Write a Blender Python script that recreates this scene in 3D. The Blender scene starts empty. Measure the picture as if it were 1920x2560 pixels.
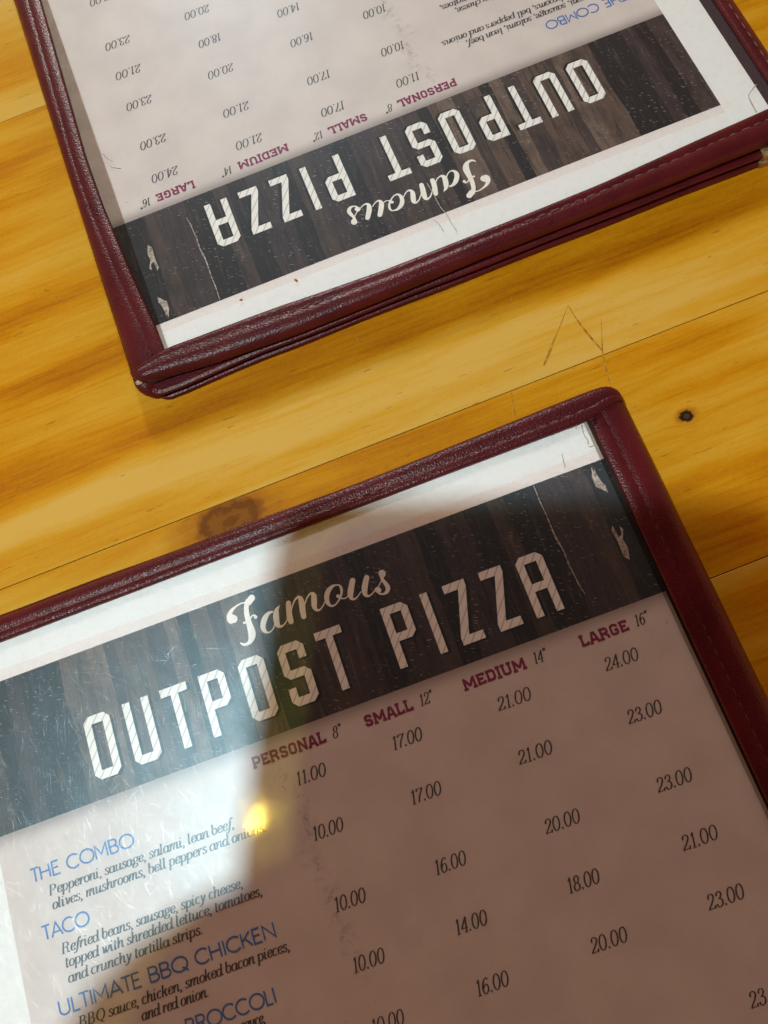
import bpy, bmesh, math, random
from mathutils import Vector, Matrix
random.seed(7)
S = 0.0177                      # one layout unit (the cap height of the big lettering) in metres
ZP = 0.5                        # height of the printed page above the table, in units
sc = bpy.context.scene
COL = sc.collection

# ------------------------------------------------------------------ camera
RM = ((0.9381114732, -0.3336735842, -0.0927836353),
      (-0.3463249371, -0.9019183148, -0.2580744912),
      (0.0024293471, 0.2742358340, -0.9616594021))
CP = Vector((5.3254618, -2.0021837, 12.2805871))
U_, V_, W_ = Vector(RM[0]), -Vector(RM[1]), -Vector(RM[2])     # image right, image up, towards the viewer
CAMW = Vector((CP.x, CP.y, CP.z + ZP))
cam_d = bpy.data.cameras.new("camera")
cam = bpy.data.objects.new("camera", cam_d); COL.objects.link(cam)
cam.matrix_world = Matrix(((U_.x, V_.x, W_.x, CAMW.x * S), (U_.y, V_.y, W_.y, CAMW.y * S),
                           (U_.z, V_.z, W_.z, CAMW.z * S), (0, 0, 0, 1)))
cam_d.sensor_fit = 'VERTICAL'; cam_d.sensor_height = 36.0; cam_d.sensor_width = 27.0
cam_d.lens = 1924.19 / 2560 * 36.0
cam_d.clip_start = 0.005; cam_d.clip_end = 100
sc.camera = cam

# ------------------------------------------------------------------ light
world = bpy.data.worlds.new("World"); sc.world = world; world.use_nodes = True
bg = world.node_tree.nodes["Background"]
bg.inputs[1].default_value = 0.66
wt = world.node_tree                      # a dim warm room: lit walls around, a dark ceiling above
w_tc = wt.nodes.new('ShaderNodeTexCoord'); w_s = wt.nodes.new('ShaderNodeSeparateXYZ'); wt.links.new(w_tc.outputs['Generated'], w_s.inputs[0])
w_r = wt.nodes.new('ShaderNodeValToRGB'); wt.links.new(w_s.outputs[2], w_r.inputs[0]); wt.links.new(w_r.outputs[0], bg.inputs[0])
w_r.color_ramp.interpolation = 'EASE'
w_r.color_ramp.elements[0].position = 0.45; w_r.color_ramp.elements[0].color = (1.0, 0.38, 0.15, 1)
w_r.color_ramp.elements[1].position = 0.72; w_r.color_ramp.elements[1].color = (0.02, 0.010, 0.007, 1)

def lamp(name, pos, radius, watts, col):
    d = bpy.data.lights.new(name, 'POINT'); d.energy = watts; d.color = col; d.shadow_soft_size = radius * S
    o = bpy.data.objects.new(name, d); COL.objects.link(o); o.location = (pos[0] * S, pos[1] * S, (pos[2] + ZP) * S)
    return o
lamp("ceiling_lamp", (-8.14, -3.67, 46.0), 0.78, 19.5, (0.84, 0.965, 1.0))
lamp("warm_wall_lamp", (-20.2, -4.63, 80.0), 0.80, 5.0, (1.0, 0.70, 0.11))
lamp("unseen_fill_lamp", (10.0, 70.0, 34.0), 4.0, 28.0, (1.0, 0.96, 0.92))  # unseen fill added to brighten the farther menu

sc.view_settings.view_transform = 'Standard'; sc.view_settings.look = 'None'
sc.view_settings.exposure = 0.0; sc.view_settings.gamma = 1.0; sc.view_settings.use_curve_mapping = False
sc.cycles.transparent_max_bounces = 24
sc.cycles.max_bounces = 8

# ------------------------------------------------------------------ node helpers
class NT:
    def __init__(s, name):
        s.m = bpy.data.materials.new(name); s.m.use_nodes = True
        s.t = s.m.node_tree; s.t.nodes.clear()
        s.out = s.t.nodes.new('ShaderNodeOutputMaterial')
    def n(s, typ, **kw):
        x = s.t.nodes.new('ShaderNode' + typ)
        for k, v in kw.items(): setattr(x, k, v)
        return x
    def put(s, sock, v):
        if isinstance(v, bpy.types.NodeSocket): s.t.links.new(v, sock)
        elif v is not None:
            try: sock.default_value = v
            except Exception: sock.default_value = (*v, 1)
    def math(s, op, a, b=None, c=None, clamp=False):
        x = s.n('Math', operation=op, use_clamp=clamp)
        for i, v in enumerate((a, b, c)):
            if v is not None: s.put(x.inputs[i], v)
        return x.outputs[0]
    def co(s, scale=(1, 1, 1), loc=(0, 0, 0), rot=0.0):
        tc = s.n('TexCoord'); mp = s.n('Mapping', vector_type='POINT')
        a = s.n('Mapping'); s.t.links.new(tc.outputs['Object'], a.inputs[0]); a.inputs['Scale'].default_value = (1 / S,) * 3
        a.inputs['Rotation'].default_value = (0, 0, rot)
        s.t.links.new(a.outputs[0], mp.inputs[0])
        mp.inputs['Scale'].default_value = scale; mp.inputs['Location'].default_value = loc
        return mp.outputs[0]
    def noise(s, vec, scale=1, detail=3, rough=0.55, dist=0.0):
        x = s.n('TexNoise'); s.put(x.inputs['Vector'], vec); x.inputs['Scale'].default_value = scale
        x.inputs['Detail'].default_value = detail; x.inputs['Roughness'].default_value = rough; x.inputs['Distortion'].default_value = dist
        return x.outputs['Fac']
    def voro(s, vec, scale=1, feature='F1', out='Distance', rnd=1.0):
        x = s.n('TexVoronoi', feature=feature); s.put(x.inputs['Vector'], vec); x.inputs['Scale'].default_value = scale
        x.inputs['Randomness'].default_value = rnd
        return x.outputs[out]
    def ss(s, v, a, b, lo=0.0, hi=1.0):
        x = s.n('MapRange', interpolation_type='SMOOTHSTEP'); s.put(x.inputs[0], v)
        x.inputs[1].default_value = a; x.inputs[2].default_value = b; x.inputs[3].default_value = lo; x.inputs[4].default_value = hi
        return x.outputs[0]
    def ramp(s, v, stops, interp='LINEAR'):
        x = s.n('ValToRGB'); s.put(x.inputs[0], v); r = x.color_ramp; r.interpolation = interp
        while len(r.elements) > 1: r.elements.remove(r.elements[-1])
        r.elements[0].position = stops[0][0]; r.elements[0].color = (*stops[0][1], 1)
        for p, c in stops[1:]:
            e = r.elements.new(p); e.color = (*c, 1)
        return x.outputs[0]
    def mix(s, f, a, b, mode='MIX'):
        x = s.n('Mix', data_type='RGBA', blend_type=mode); s.put(x.inputs[0], f); s.put(x.inputs[6], a); s.put(x.inputs[7], b)
        return x.outputs[2]
    def sep(s, v):
        x = s.n('SeparateXYZ'); s.put(x.inputs[0], v); return x.outputs
    def xyz(s, x_, y_, z_=0.0):
        x = s.n('CombineXYZ')
        for i, v in enumerate((x_, y_, z_)): s.put(x.inputs[i], v)
        return x.outputs[0]
    def bump(s, h, strength, dist):
        x = s.n('Bump'); s.put(x.inputs['Height'], h); s.put(x.inputs['Strength'], strength); x.inputs['Distance'].default_value = dist * S
        return x.outputs[0]
    def pbr(s, col, rough=0.5, spec=0.5, metal=0.0, normal=None, coat=0.0, coat_rough=0.1):
        b = s.n('BsdfPrincipled'); s.put(b.inputs['Base Color'], col); s.put(b.inputs['Roughness'], rough)
        s.put(b.inputs['Specular IOR Level'], spec); b.inputs['Metallic'].default_value = metal
        if normal is not None: s.put(b.inputs['Normal'], normal)
        b.inputs['Coat Weight'].default_value = coat; b.inputs['Coat Roughness'].default_value = coat_rough
        s.t.links.new(b.outputs[0], s.out.inputs[0]); return b

# ------------------------------------------------------------------ materials
def mat_wood(name, seed, pale=None, bias=0.0, knots=()):
    k = NT(name)
    c = k.co(); X, Y, Z = k.sep(c)
    Yd = Y
    for (kx, ky, rx, ry, amp) in knots:
        dx = k.math('DIVIDE', k.math('SUBTRACT', X, kx), rx * 3.0); dy = k.math('DIVIDE', k.math('SUBTRACT', Y, ky), ry * 2.0)
        d2 = k.math('ADD', k.math('MULTIPLY', dx, dx), k.math('MULTIPLY', dy, dy))
        m = k.math('POWER', 2.718, k.math('MULTIPLY', d2, -1.0))
        Yd = k.math('ADD', Yd, k.math('MULTIPLY', k.math('MULTIPLY', m, amp), k.math('SUBTRACT', ky, Y)))
    def g(sx, sy, o=0.0): return k.xyz(k.math('MULTIPLY', X, sx), k.math('MULTIPLY_ADD', Yd, sy, seed * 7.3 + o), seed * 3.1)
    wob = k.math('SUBTRACT', k.noise(g(0.13, 0.35), 1, 3), 0.5)
    broad = k.noise(g(0.10, 0.75, 3), 1, 4, 0.6)
    rings = k.noise(k.xyz(k.math('MULTIPLY', X, 0.16), k.math('MULTIPLY_ADD', Yd, 3.2, k.math('MULTIPLY', wob, 2.2)), seed), 1, 4, 0.65)
    lines = k.noise(k.xyz(k.math('MULTIPLY', X, 0.12), k.math('MULTIPLY_ADD', Yd, 13.0, k.math('MULTIPLY', wob, 6.0)), seed + 4), 1, 2, 0.5)
    fine = k.noise(g(1.6, 46.0, 9), 1, 3, 0.7)
    blot = k.noise(c, 9.0, 4, 0.7)
    f = k.math('MULTIPLY_ADD', k.ss(broad, 0.32, 0.68), 0.56, 0.06)
    f = k.math('ADD', f, k.math('MULTIPLY', k.math('SUBTRACT', rings, 0.35), 0.27))
    f = k.math('ADD', f, k.math('MULTIPLY', k.ss(lines, 0.48, 0.72), 0.10))
    f = k.math('ADD', f, k.math('MULTIPLY', k.math('SUBTRACT', fine, 0.5), 0.36))
    f = k.math('ADD', f, k.math('MULTIPLY', k.math('SUBTRACT', blot, 0.5), 0.26))
    f = k.math('ADD', f, bias)
    if pale:
        y0, y1, slope = pale
        e = k.math('ADD', Y, k.math('MULTIPLY', k.math('SUBTRACT', k.noise(g(0.16, 0.25, 5), 1, 2), 0.5), 1.9))
        e = k.math('ADD', e, k.math('MULTIPLY', X, slope))
        pm = k.ss(e, y0, y1, 1.0, 0.0)
        f = k.math('SUBTRACT', f, k.math('MULTIPLY', pm, 0.34))
    col = k.ramp(f, [(0.0, (0.62, 0.395, 0.075)), (0.25, (0.585, 0.323, 0.024)), (0.5, (0.535, 0.240, 0.004)), (0.75, (0.405, 0.143, 0.0015)), (1.0, (0.17, 0.055, 0.001))])
    # short dark pore flecks along the grain
    fl = k.noise(g(2.2, 17.0, 21), 1, 2, 0.5)
    col = k.mix(k.ss(fl, 0.69, 0.76, 0.0, 0.55), col, (0.22, 0.075, 0.008))
    for (kx, ky, rx, ry, amp) in knots:
        dx = k.math('DIVIDE', k.math('SUBTRACT', X, kx), rx); dy = k.math('DIVIDE', k.math('SUBTRACT', Y, ky), ry)
        d = k.math('SQRT', k.math('ADD', k.math('MULTIPLY', dx, dx), k.math('MULTIPLY', dy, dy)))
        dn = k.math('ADD', d, k.math('MULTIPLY', k.math('SUBTRACT', k.noise(c, 2.6 if ry > .2 else 7.0, 4, 0.65), 0.5), 1.1))
        rg = k.math('SINE', k.math('MULTIPLY_ADD', dn, 13.0, k.math('MULTIPLY', k.noise(c, 5.0, 3), 4.0)))
        kc = k.mix(k.ss(rg, -0.6, 0.8), (0.15, 0.048, 0.004), (0.22, 0.078, 0.005))
        halo = k.ss(dn, 0.9, 2.3, 0.75, 0.0)
        col = k.mix(halo, col, k.mix(k.ss(lines, 0.4, 0.6), (0.30, 0.095, 0.004), (0.50, 0.22, 0.016)))
        if ry < 0.2:
            kc = k.mix(k.ss(dn, 0.25, 0.6), (0.05, 0.035, 0.012), (0.010, 0.008, 0.005))
        col = k.mix(k.ss(dn, 0.85, 1.15, 0.97, 0.0), col, kc)
    h = k.math('ADD', k.math('MULTIPLY', fine, 0.4), k.math('MULTIPLY', k.noise(c, 30.0, 3), 0.6))
    k.pbr(col, k.ss(blot, 0.3, 0.7, 0.34, 0.50), 0.15, normal=k.bump(h, 0.22, 0.02))
    return k.m

def mat_leather():
    k = NT('burgundy_leatherette')
    c = k.co()
    v = k.voro(c, 34.0, 'SMOOTH_F1'); v2 = k.noise(c, 42.0, 3, 0.6); big = k.noise(c, 1.3, 3)
    h = k.math('ADD', k.math('MULTIPLY', v, -1.0), k.math('MULTIPLY', v2, 0.45))
    h = k.math('ADD', h, k.math('MULTIPLY', k.noise(c, 3.0, 2), 0.15))
    col = k.mix(k.ss(big, 0.3, 0.7), (0.060, 0.0054, 0.0095), (0.086, 0.0080, 0.0120))
    col = k.mix(k.ss(k.noise(c, 7.0, 5, 0.7), 0.62, 0.78, 0.0, 0.3), col, (0.13, 0.04, 0.035))
    k.pbr(col, k.ss(v2, 0.3, 0.7, 0.27, 0.41), 0.33, normal=k.bump(h, 0.25, 0.032))
    return k.m

def mat_plain(name, col, rough=0.6, spec=0.4, metal=0.0, var=0.0, nscale=20.0, bump=0.0):
    k = NT(name); c = k.co()
    n = k.noise(c, nscale, 4, 0.65)
    cc = k.mix(k.ss(n, 0.3, 0.7), tuple(x * (1 - var) for x in col), tuple(min(1, x * (1 + var)) for x in col))
    k.pbr(cc, rough, spec, metal, normal=k.bump(n, bump, 0.02) if bump else None)
    return k.m

def mat_page():
    # white laminated margin outside, warm grey page inside with its printed grunge and printed soft edge under the banner
    k = NT('printed_paper'); c = k.co(); X, Y, Z = k.sep(c)
    n = k.noise(c, 1.1, 4); n2 = k.noise(c, 14.0, 4, 0.7)
    page = k.mix(k.ss(n, 0.3, 0.7), (0.60, 0.545, 0.52), (0.66, 0.605, 0.575))
    page = k.mix(k.ss(n2, 0.56, 0.78, 0.0, 0.22), page, (0.50, 0.45, 0.42))
    # smudge printed down the first price column
    cx = k.math('MULTIPLY_ADD', Y, -0.085, 2.36)
    cx = k.math('ADD', cx, k.math('MULTIPLY', k.math('SUBTRACT', k.noise(k.xyz(0.3, Y), 1.6, 3), 0.5), 0.7))
    band = k.ss(k.math('ABSOLUTE', k.math('SUBTRACT', X, cx)), 0.0, 0.24, 1.0, 0.0)
    yr = k.math('MULTIPLY', k.ss(Y, -5.4, -4.2), k.ss(Y, -1.9, -1.65, 1.0, 0.0))
    sm = k.math('MULTIPLY', k.math('MULTIPLY', band, yr), k.ss(k.noise(c, 7.0, 6, 0.75), 0.48, 0.68))
    page = k.mix(k.math('MULTIPLY', sm, 0.62), page, (0.20, 0.16, 0.145))
    sp = k.ss(k.noise(c, 10.0, 2), 0.735, 0.765, 0.0, 0.5)
    page = k.mix(sp, page, (0.28, 0.23, 0.21))
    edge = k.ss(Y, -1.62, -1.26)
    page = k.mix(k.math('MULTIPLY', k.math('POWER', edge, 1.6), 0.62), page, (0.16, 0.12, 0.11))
    white = k.mix(k.ss(k.noise(c, 6.0, 5, 0.7), 0.45, 0.8), (0.80, 0.82, 0.815), (0.73, 0.745, 0.74))
    inside = k.math('MULTIPLY', k.math('LESS_THAN', Y, 1.235), k.math('GREATER_THAN', X, -2.085))
    top = k.math('GREATER_THAN', Y, 1.0)
    page = k.mix(top, page, k.mix(k.ss(n2, 0.4, 0.7), (0.79, 0.745, 0.725), (0.73, 0.685, 0.67)))
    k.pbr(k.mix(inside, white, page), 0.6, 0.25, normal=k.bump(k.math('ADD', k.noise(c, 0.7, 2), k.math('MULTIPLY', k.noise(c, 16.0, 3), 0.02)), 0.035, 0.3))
    return k.m

def mat_banner():
    k = NT('printed_wood_picture'); c = k.co(); X, Y, Z = k.sep(c)
    wob = k.math('MULTIPLY', k.math('SUBTRACT', k.noise(k.xyz(k.math('MULTIPLY', X, 1.5), k.math('MULTIPLY', Y, 0.8)), 1, 3), 0.5), 0.16)
    xw = k.math('ADD', X, wob)
    D, M, B, L, P = (0.016, 0.012, 0.013), (0.060, 0.041, 0.037), (0.105, 0.070, 0.055), (0.155, 0.108, 0.084), (0.046, 0.030, 0.033)
    st = [(-2.3, M), (-1.75, D), (-1.45, P), (-1.2, D), (-0.50, B), (-0.05, L), (0.27, M), (0.45, B), (0.98, M), (1.30, L), (1.53, D), (1.74, B), (2.05, M), (2.30, L),
          (2.62, B), (2.78, D), (3.02, M), (3.36, P), (3.58, M), (3.95, P), (4.45, D), (4.78, P), (5.35, M), (5.68, D), (6.0, P), (6.55, D), (6.95, M), (7.25, D), (7.80, P), (8.3, M), (8.62, D)]
    col = k.ramp(k.math('DIVIDE', k.math('ADD', xw, 2.4), 11.6), [((x + 2.4) / 11.6, v) for x, v in st], 'CONSTANT')
    streak = k.noise(k.xyz(k.math('MULTIPLY', xw, 13.0), k.math('MULTIPLY', Y, 0.9)), 1, 5, 0.7)
    st2 = k.noise(k.xyz(k.math('MULTIPLY', xw, 40.0), k.math('MULTIPLY', Y, 2.2)), 1, 3, 0.7)
    patch = k.noise(k.xyz(k.math('MULTIPLY', X, 1.6), k.math('MULTIPLY', Y, 1.3)), 1, 4, 0.65)
    col = k.mix(k.ss(streak, 0.30, 0.52, 0.9, 0.0), col, (0.011, 0.009, 0.010))
    col = k.mix(k.ss(streak, 0.54, 0.74, 0.0, 0.6), col, (0.15, 0.105, 0.085))
    col = k.mix(k.ss(st2, 0.55, 0.85, 0.0, 0.38), col, (0.15, 0.115, 0.105))
    col = k.mix(k.ss(patch, 0.32, 0.55, 0.5, 0.0), col, (0.014, 0.011, 0.012))
    # white flecks, printed as slanting dashes
    for (rot, sc_, th, off) in ((math.radians(22), (5.5, 22, 1), 0.10, 0), (math.radians(22), (3.0, 17, 1), 0.075, 3), (math.radians(20), (8, 30, 1), 0.12, 8)):
        v = k.n('TexVoronoi'); k.put(v.inputs['Vector'], k.co(sc_, (off, off, 0), rot)); v.inputs['Scale'].default_value = 1
        rr = k.sep(v.outputs['Color'])[0]
        clus = k.ss(k.noise(c, 1.1, 3), 0.38, 0.62)
        msk = k.math('MULTIPLY', k.ss(v.outputs['Distance'], th, th * 2.0, 1.0, 0.0), k.math('GREATER_THAN', rr, 0.55))
        msk = k.math('MULTIPLY', msk, k.math('MULTIPLY_ADD', clus, 0.62, 0.04))
        col = k.mix(k.math('MULTIPLY', msk, 0.75), col, (0.45, 0.41, 0.40))
    k.pbr(col, 0.6, 0.3)
    return k.m

def mat_hatch():
    k = NT('white_hatched_ink'); c = k.co(); X, Y, Z = k.sep(c)
    a = math.radians(50)
    t = k.math('ADD', k.math('MULTIPLY', X, math.sin(a)), k.math('MULTIPLY', Y, -math.cos(a)))
    fr = k.math('FRACT', k.math('DIVIDE', t, 0.122))
    ln = k.ss(k.math('ABSOLUTE', k.math('SUBTRACT', fr, 0.5)), 0.05, 0.13, 1.0, 0.0)
    base = k.mix(k.ss(k.noise(c, 9.0, 3), 0.3, 0.7), (0.80, 0.80, 0.77), (0.86, 0.86, 0.83))
    k.pbr(k.mix(k.math('MULTIPLY', ln, 0.58), base, (0.33, 0.31, 0.29)), 0.6, 0.3)
    return k.m

def mat_sleeve():
    k = NT('clear_scratched_vinyl'); c = k.co()
    rnd = k.n('ObjectInfo').outputs['Random']
    lines = None
    for i, (rot, sx, sy, lo) in enumerate(((0.35, 1.5, 105, 0.68), (1.05, 1.1, 115, 0.66), (-0.5, 1.5, 110, 0.69), (1.75, 1.1, 120, 0.67), (0.75, 1.7, 125, 0.67), (1.35, 1.3, 118, 0.66))):
        v = k.n('VectorMath', operation='ADD'); k.put(v.inputs[0], k.co((sx, sy, 1), (i * 5.1, i * 3.3, 0), rot)); k.put(v.inputs[1], k.xyz(k.math('MULTIPLY', rnd, 50.0), i * 2.0, 0.0))
        m = k.ss(k.noise(v.outputs[0], 1, 2, 0.5, 0.25), lo, lo + 0.05)
        lines = m if lines is None else k.math('MAXIMUM', lines, m)
    soft = k.noise(c, 0.75, 2); med = k.noise(c, 5.0, 4, 0.7); micro = k.noise(c, 45.0, 2)
    h = k.math('ADD', k.math('MULTIPLY', soft, 0.8), k.math('MULTIPLY', med, 0.035))
    nrm = k.bump(k.math('ADD', h, k.math('MULTIPLY', micro, 0.012)), 0.028, 0.28)
    nl = k.bump(k.math('ADD', k.math('ADD', h, k.math('MULTIPLY', lines, 0.05)), k.math('MULTIPLY', micro, 0.06)), 0.09, 0.25)
    g1 = k.n('BsdfGlossy'); g1.inputs['Roughness'].default_value = 0.075; k.put(g1.inputs['Normal'], nrm)
    g2 = k.n('BsdfGlossy'); g2.inputs['Roughness'].default_value = 0.405; k.put(g2.inputs['Normal'], nl)
    g2.inputs[0].default_value = (0.52, 0.84, 1.0, 1)
    tr = k.n('BsdfTransparent'); tr.inputs[0].default_value = (0.985, 0.985, 0.98, 1)
    fr = k.n('Fresnel'); fr.inputs[0].default_value = 1.48; k.put(fr.inputs['Normal'], nrm)
    m1 = k.n('MixShader'); k.put(m1.inputs[0], k.math('MULTIPLY', fr.outputs[0], 0.32)); k.t.links.new(tr.outputs[0], m1.inputs[1]); k.t.links.new(g1.outputs[0], m1.inputs[2])
    wear = k.n('Attribute', attribute_type='OBJECT', attribute_name='wear').outputs['Fac']     # how scuffed this sleeve is
    wgt = k.math('MULTIPLY_ADD', k.math('MULTIPLY', lines, k.math('MULTIPLY', wear, k.ss(med, 0.40, 0.62))), 0.23, k.math('MULTIPLY_ADD', wear, 0.068, 0.028))
    k.put(g2.inputs[0], k.mix(wgt, (0, 0, 0), k.mix(lines, (0.52, 0.84, 1.0), (0.85, 0.95, 1.0))))
    ad = k.n('AddShader'); k.t.links.new(m1.outputs[0], ad.inputs[0]); k.t.links.new(g2.outputs[0], ad.inputs[1])
    k.t.links.new(ad.outputs[0], k.out.inputs[0])
    return k.m

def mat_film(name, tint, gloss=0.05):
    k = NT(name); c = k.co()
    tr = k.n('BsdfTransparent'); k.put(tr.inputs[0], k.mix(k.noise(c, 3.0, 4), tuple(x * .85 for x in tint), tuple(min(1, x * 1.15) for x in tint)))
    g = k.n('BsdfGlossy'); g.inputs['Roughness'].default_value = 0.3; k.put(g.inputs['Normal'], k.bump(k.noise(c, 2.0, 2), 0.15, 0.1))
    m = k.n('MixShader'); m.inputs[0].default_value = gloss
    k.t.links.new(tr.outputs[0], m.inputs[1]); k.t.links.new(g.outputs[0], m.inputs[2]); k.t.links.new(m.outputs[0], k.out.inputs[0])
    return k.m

M_LEATHER = mat_leather()
M_EDGE = mat_plain('dark_leatherette_edge', (0.060, 0.012, 0.012), 0.5, 0.4, var=0.3, nscale=12, bump=0.3)
M_BOARD = mat_plain('dark_backing_board', (0.055, 0.03, 0.035), 0.7, 0.3, var=0.2)
M_THREAD = mat_plain('grey_brown_thread', (0.15, 0.085, 0.08), 0.7, 0.3, var=0.4, nscale=40, bump=0.5)
M_THREADR = mat_plain('dark_red_thread', (0.075, 0.018, 0.016), 0.6, 0.3, var=0.4, nscale=40, bump=0.5)
M_PAGE = mat_page(); M_BANNER = mat_banner(); M_HATCH = mat_hatch(); M_SLEEVE = mat_sleeve()
M_STRIP = mat_film('grey_film_strip', (0.66, 0.61, 0.56), 0.03)
M_WHITE = mat_plain('cream_ink', (0.84, 0.83, 0.77), 0.6, 0.3, var=0.05, nscale=8)
M_SHADE = mat_plain('black_drop_ink', (0.008, 0.007, 0.007), 0.6, 0.3)
M_BLACK = mat_plain('black_ink', (0.070, 0.056, 0.060), 0.6, 0.3, var=0.4, nscale=30)
M_MAROON = mat_plain('maroon_ink', (0.22, 0.012, 0.075), 0.6, 0.3, var=0.25, nscale=20)
M_BLUE = mat_plain('blue_ink', (0.045, 0.16, 0.46), 0.6, 0.3, var=0.15, nscale=20)
M_CHIP = mat_plain('pale_chip_ink', (0.36, 0.31, 0.27), 0.6, 0.3, var=0.7, nscale=16)
M_BRASS = mat_plain('worn_brass', (0.46, 0.35, 0.18), 0.45, 0.5, metal=0.6, var=0.35, nscale=9, bump=0.3)
M_CARD = mat_plain('frayed_board', (0.50, 0.44, 0.34), 0.9, 0.2, var=0.4, nscale=25, bump=0.8)
M_CRACKM = mat_plain('dirty_vinyl_crack', (0.40, 0.37, 0.33), 0.7, 0.2, var=0.3)
M_SCR = mat_plain('brown_table_scratch', (0.40, 0.20, 0.014), 0.6, 0.2, var=0.4, nscale=9)
M_GAP = mat_plain('plank_seam_dirt', (0.20, 0.08, 0.006), 0.8, 0.2, var=0.3)

# ------------------------------------------------------------------ mesh helpers (all coordinates in layout units)
def link(name, bm, mat, parent=None, smooth=False, zoff=0.0):
    me = bpy.data.meshes.new(name)
    for v in bm.verts: v.co = v.co * S
    bm.to_mesh(me); bm.free(); me.materials.append(mat)
    if smooth:
        for p in me.polygons: p.use_smooth = True
    o = bpy.data.objects.new(name, me); COL.objects.link(o)
    if parent: o.parent = parent
    return o
def tag(o, label=None, cat=None, group=None, kind=None):
    for k_, v in (('label', label), ('category', cat), ('group', group), ('kind', kind)):
        if v: o[k_] = v
    return o
def empty(name, loc=(0, 0, 0), rz=0.0):
    o = bpy.data.objects.new(name, None); COL.objects.link(o); o.empty_display_size = 0.02
    o.location = (loc[0] * S, loc[1] * S, loc[2] * S); o.rotation_euler = (0, 0, rz); return o
def box(bm, a, b, bev=0.0):
    r = bmesh.ops.create_cube(bm, size=1.0)
    for v in r['verts']:
        v.co = Vector([(a[i] + b[i]) / 2 + v.co[i] * (b[i] - a[i]) for i in range(3)])
    if bev:
        es = list({e for v in r['verts'] for e in v.link_edges})
        bmesh.ops.bevel(bm, geom=es, offset=bev, segments=3, affect='EDGES', profile=0.6)
def grid(bm, rows, closed=False):
    vs = [[bm.verts.new(p) for p in r] for r in rows]
    for a, b in zip(vs, vs[1:]):
        for i in range(len(a) - (0 if closed else 1)):
            j = (i + 1) % len(a)
            bm.faces.new((a[i], a[j], b[j], b[i]))
    return vs
JIT = [0]
def jit():
    JIT[0] = (JIT[0] + 1) % 60
    return JIT[0] * 0.00003
def smooth_pts(p, n=5):
    q = [p[0]] + list(p) + [p[-1]]; out = []
    for i in range(1, len(q) - 2):
        p0, p1, p2, p3 = (Vector(q[j]) for j in (i - 1, i, i + 1, i + 2))
        for s_ in range(n):
            t = s_ / n
            out.append(0.5 * (2 * p1 + (p2 - p0) * t + (2 * p0 - 5 * p1 + 4 * p2 - p3) * t * t + (3 * p1 - p0 - 3 * p2 + p3) * t ** 3))
    out.append(Vector(q[-2])); return out
def ribbon(bm, pts, widths, z, cap=True):
    """a flat stroke of varying width with mitred joints; pts are 2-D"""
    z = z + jit()
    n = len(pts); L, R = [], []
    closed = (pts[0] - pts[-1]).length < 1e-6
    for i in range(n):
        a = pts[i] - pts[i - 1] if i > 0 else (pts[i] - pts[-2] if closed else None)
        b = pts[i + 1] - pts[i] if i < n - 1 else (pts[1] - pts[0] if closed else None)
        if a is None: a = b
        if b is None: b = a
        a = a.normalized() if a.length > 1e-9 else Vector((1, 0)); b = b.normalized() if b.length > 1e-9 else a
        t = a + b
        t = t.normalized() if t.length > 1e-6 else a
        nrm = Vector((-t.y, t.x)); m = 1 / max(0.5, nrm.dot(Vector((-a.y, a.x))))
        w = widths[i] / 2 * m
        L.append(bm.verts.new((pts[i].x + nrm.x * w, pts[i].y + nrm.y * w, z)))
        R.append(bm.verts.new((pts[i].x - nrm.x * w, pts[i].y - nrm.y * w, z)))
    for i in range(n - 1):
        try: bm.faces.new((L[i], R[i], R[i + 1], L[i + 1]))
        except ValueError: pass
    if cap and not closed:
        for (i, d) in ((0, -1), (n - 1, 1)):
            w = widths[i] / 2
            t = (pts[i] - pts[i - d]).normalized() if (pts[i] - pts[i - d]).length > 1e-9 else Vector((1, 0))
            c0 = math.atan2(t.y, t.x)
            arc = [bm.verts.new((pts[i].x + w * math.cos(c0 + math.pi / 2 - math.pi * k_ / 6), pts[i].y + w * math.sin(c0 + math.pi / 2 - math.pi * k_ / 6), z)) for k_ in range(1, 6)]
            f = [L[i]] + arc + [R[i]] if d == 1 else [R[i]] + arc + [L[i]]
            try: bm.faces.new(f)
            except ValueError: pass
def flip_up(bm):
    bm.normal_update()
    bmesh.ops.reverse_faces(bm, faces=[f for f in bm.faces if f.normal.z < 0])
def poly(bm, outer, holes=(), z=0.0):
    """flat polygon with holes, through a 2-D curve fill"""
    cu = bpy.data.curves.new('fill', 'CURVE'); cu.dimensions = '2D'; cu.fill_mode = 'BOTH'
    for pl in [outer] + list(holes):
        s_ = cu.splines.new('POLY'); s_.points.add(len(pl) - 1); s_.use_cyclic_u = True
        for p, q in zip(s_.points, pl): p.co = (q[0], q[1], 0, 1)
    ob = bpy.data.objects.new('fill', cu); COL.objects.link(ob)
    bpy.context.view_layer.update()
    me = bpy.data.meshes.new_from_object(ob.evaluated_get(bpy.context.evaluated_depsgraph_get()))
    b2 = bmesh.new(); b2.from_mesh(me)
    mp = {v: bm.verts.new((v.co.x, v.co.y, z)) for v in b2.verts}
    for f in b2.faces:
        try: bm.faces.new([mp[v] for v in f.verts])
        except ValueError: pass
    b2.free(); bpy.data.objects.remove(ob); bpy.data.meshes.remove(me); bpy.data.curves.remove(cu)

# ------------------------------------------------------------------ lettering
def el(cx, cy, rx, ry, a0=0, a1=360, n=16):
    return [(cx + rx * math.cos(math.radians(a0 + (a1 - a0) * i / n)), cy + ry * math.sin(math.radians(a0 + (a1 - a0) * i / n))) for i in range(n + 1)]
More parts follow.
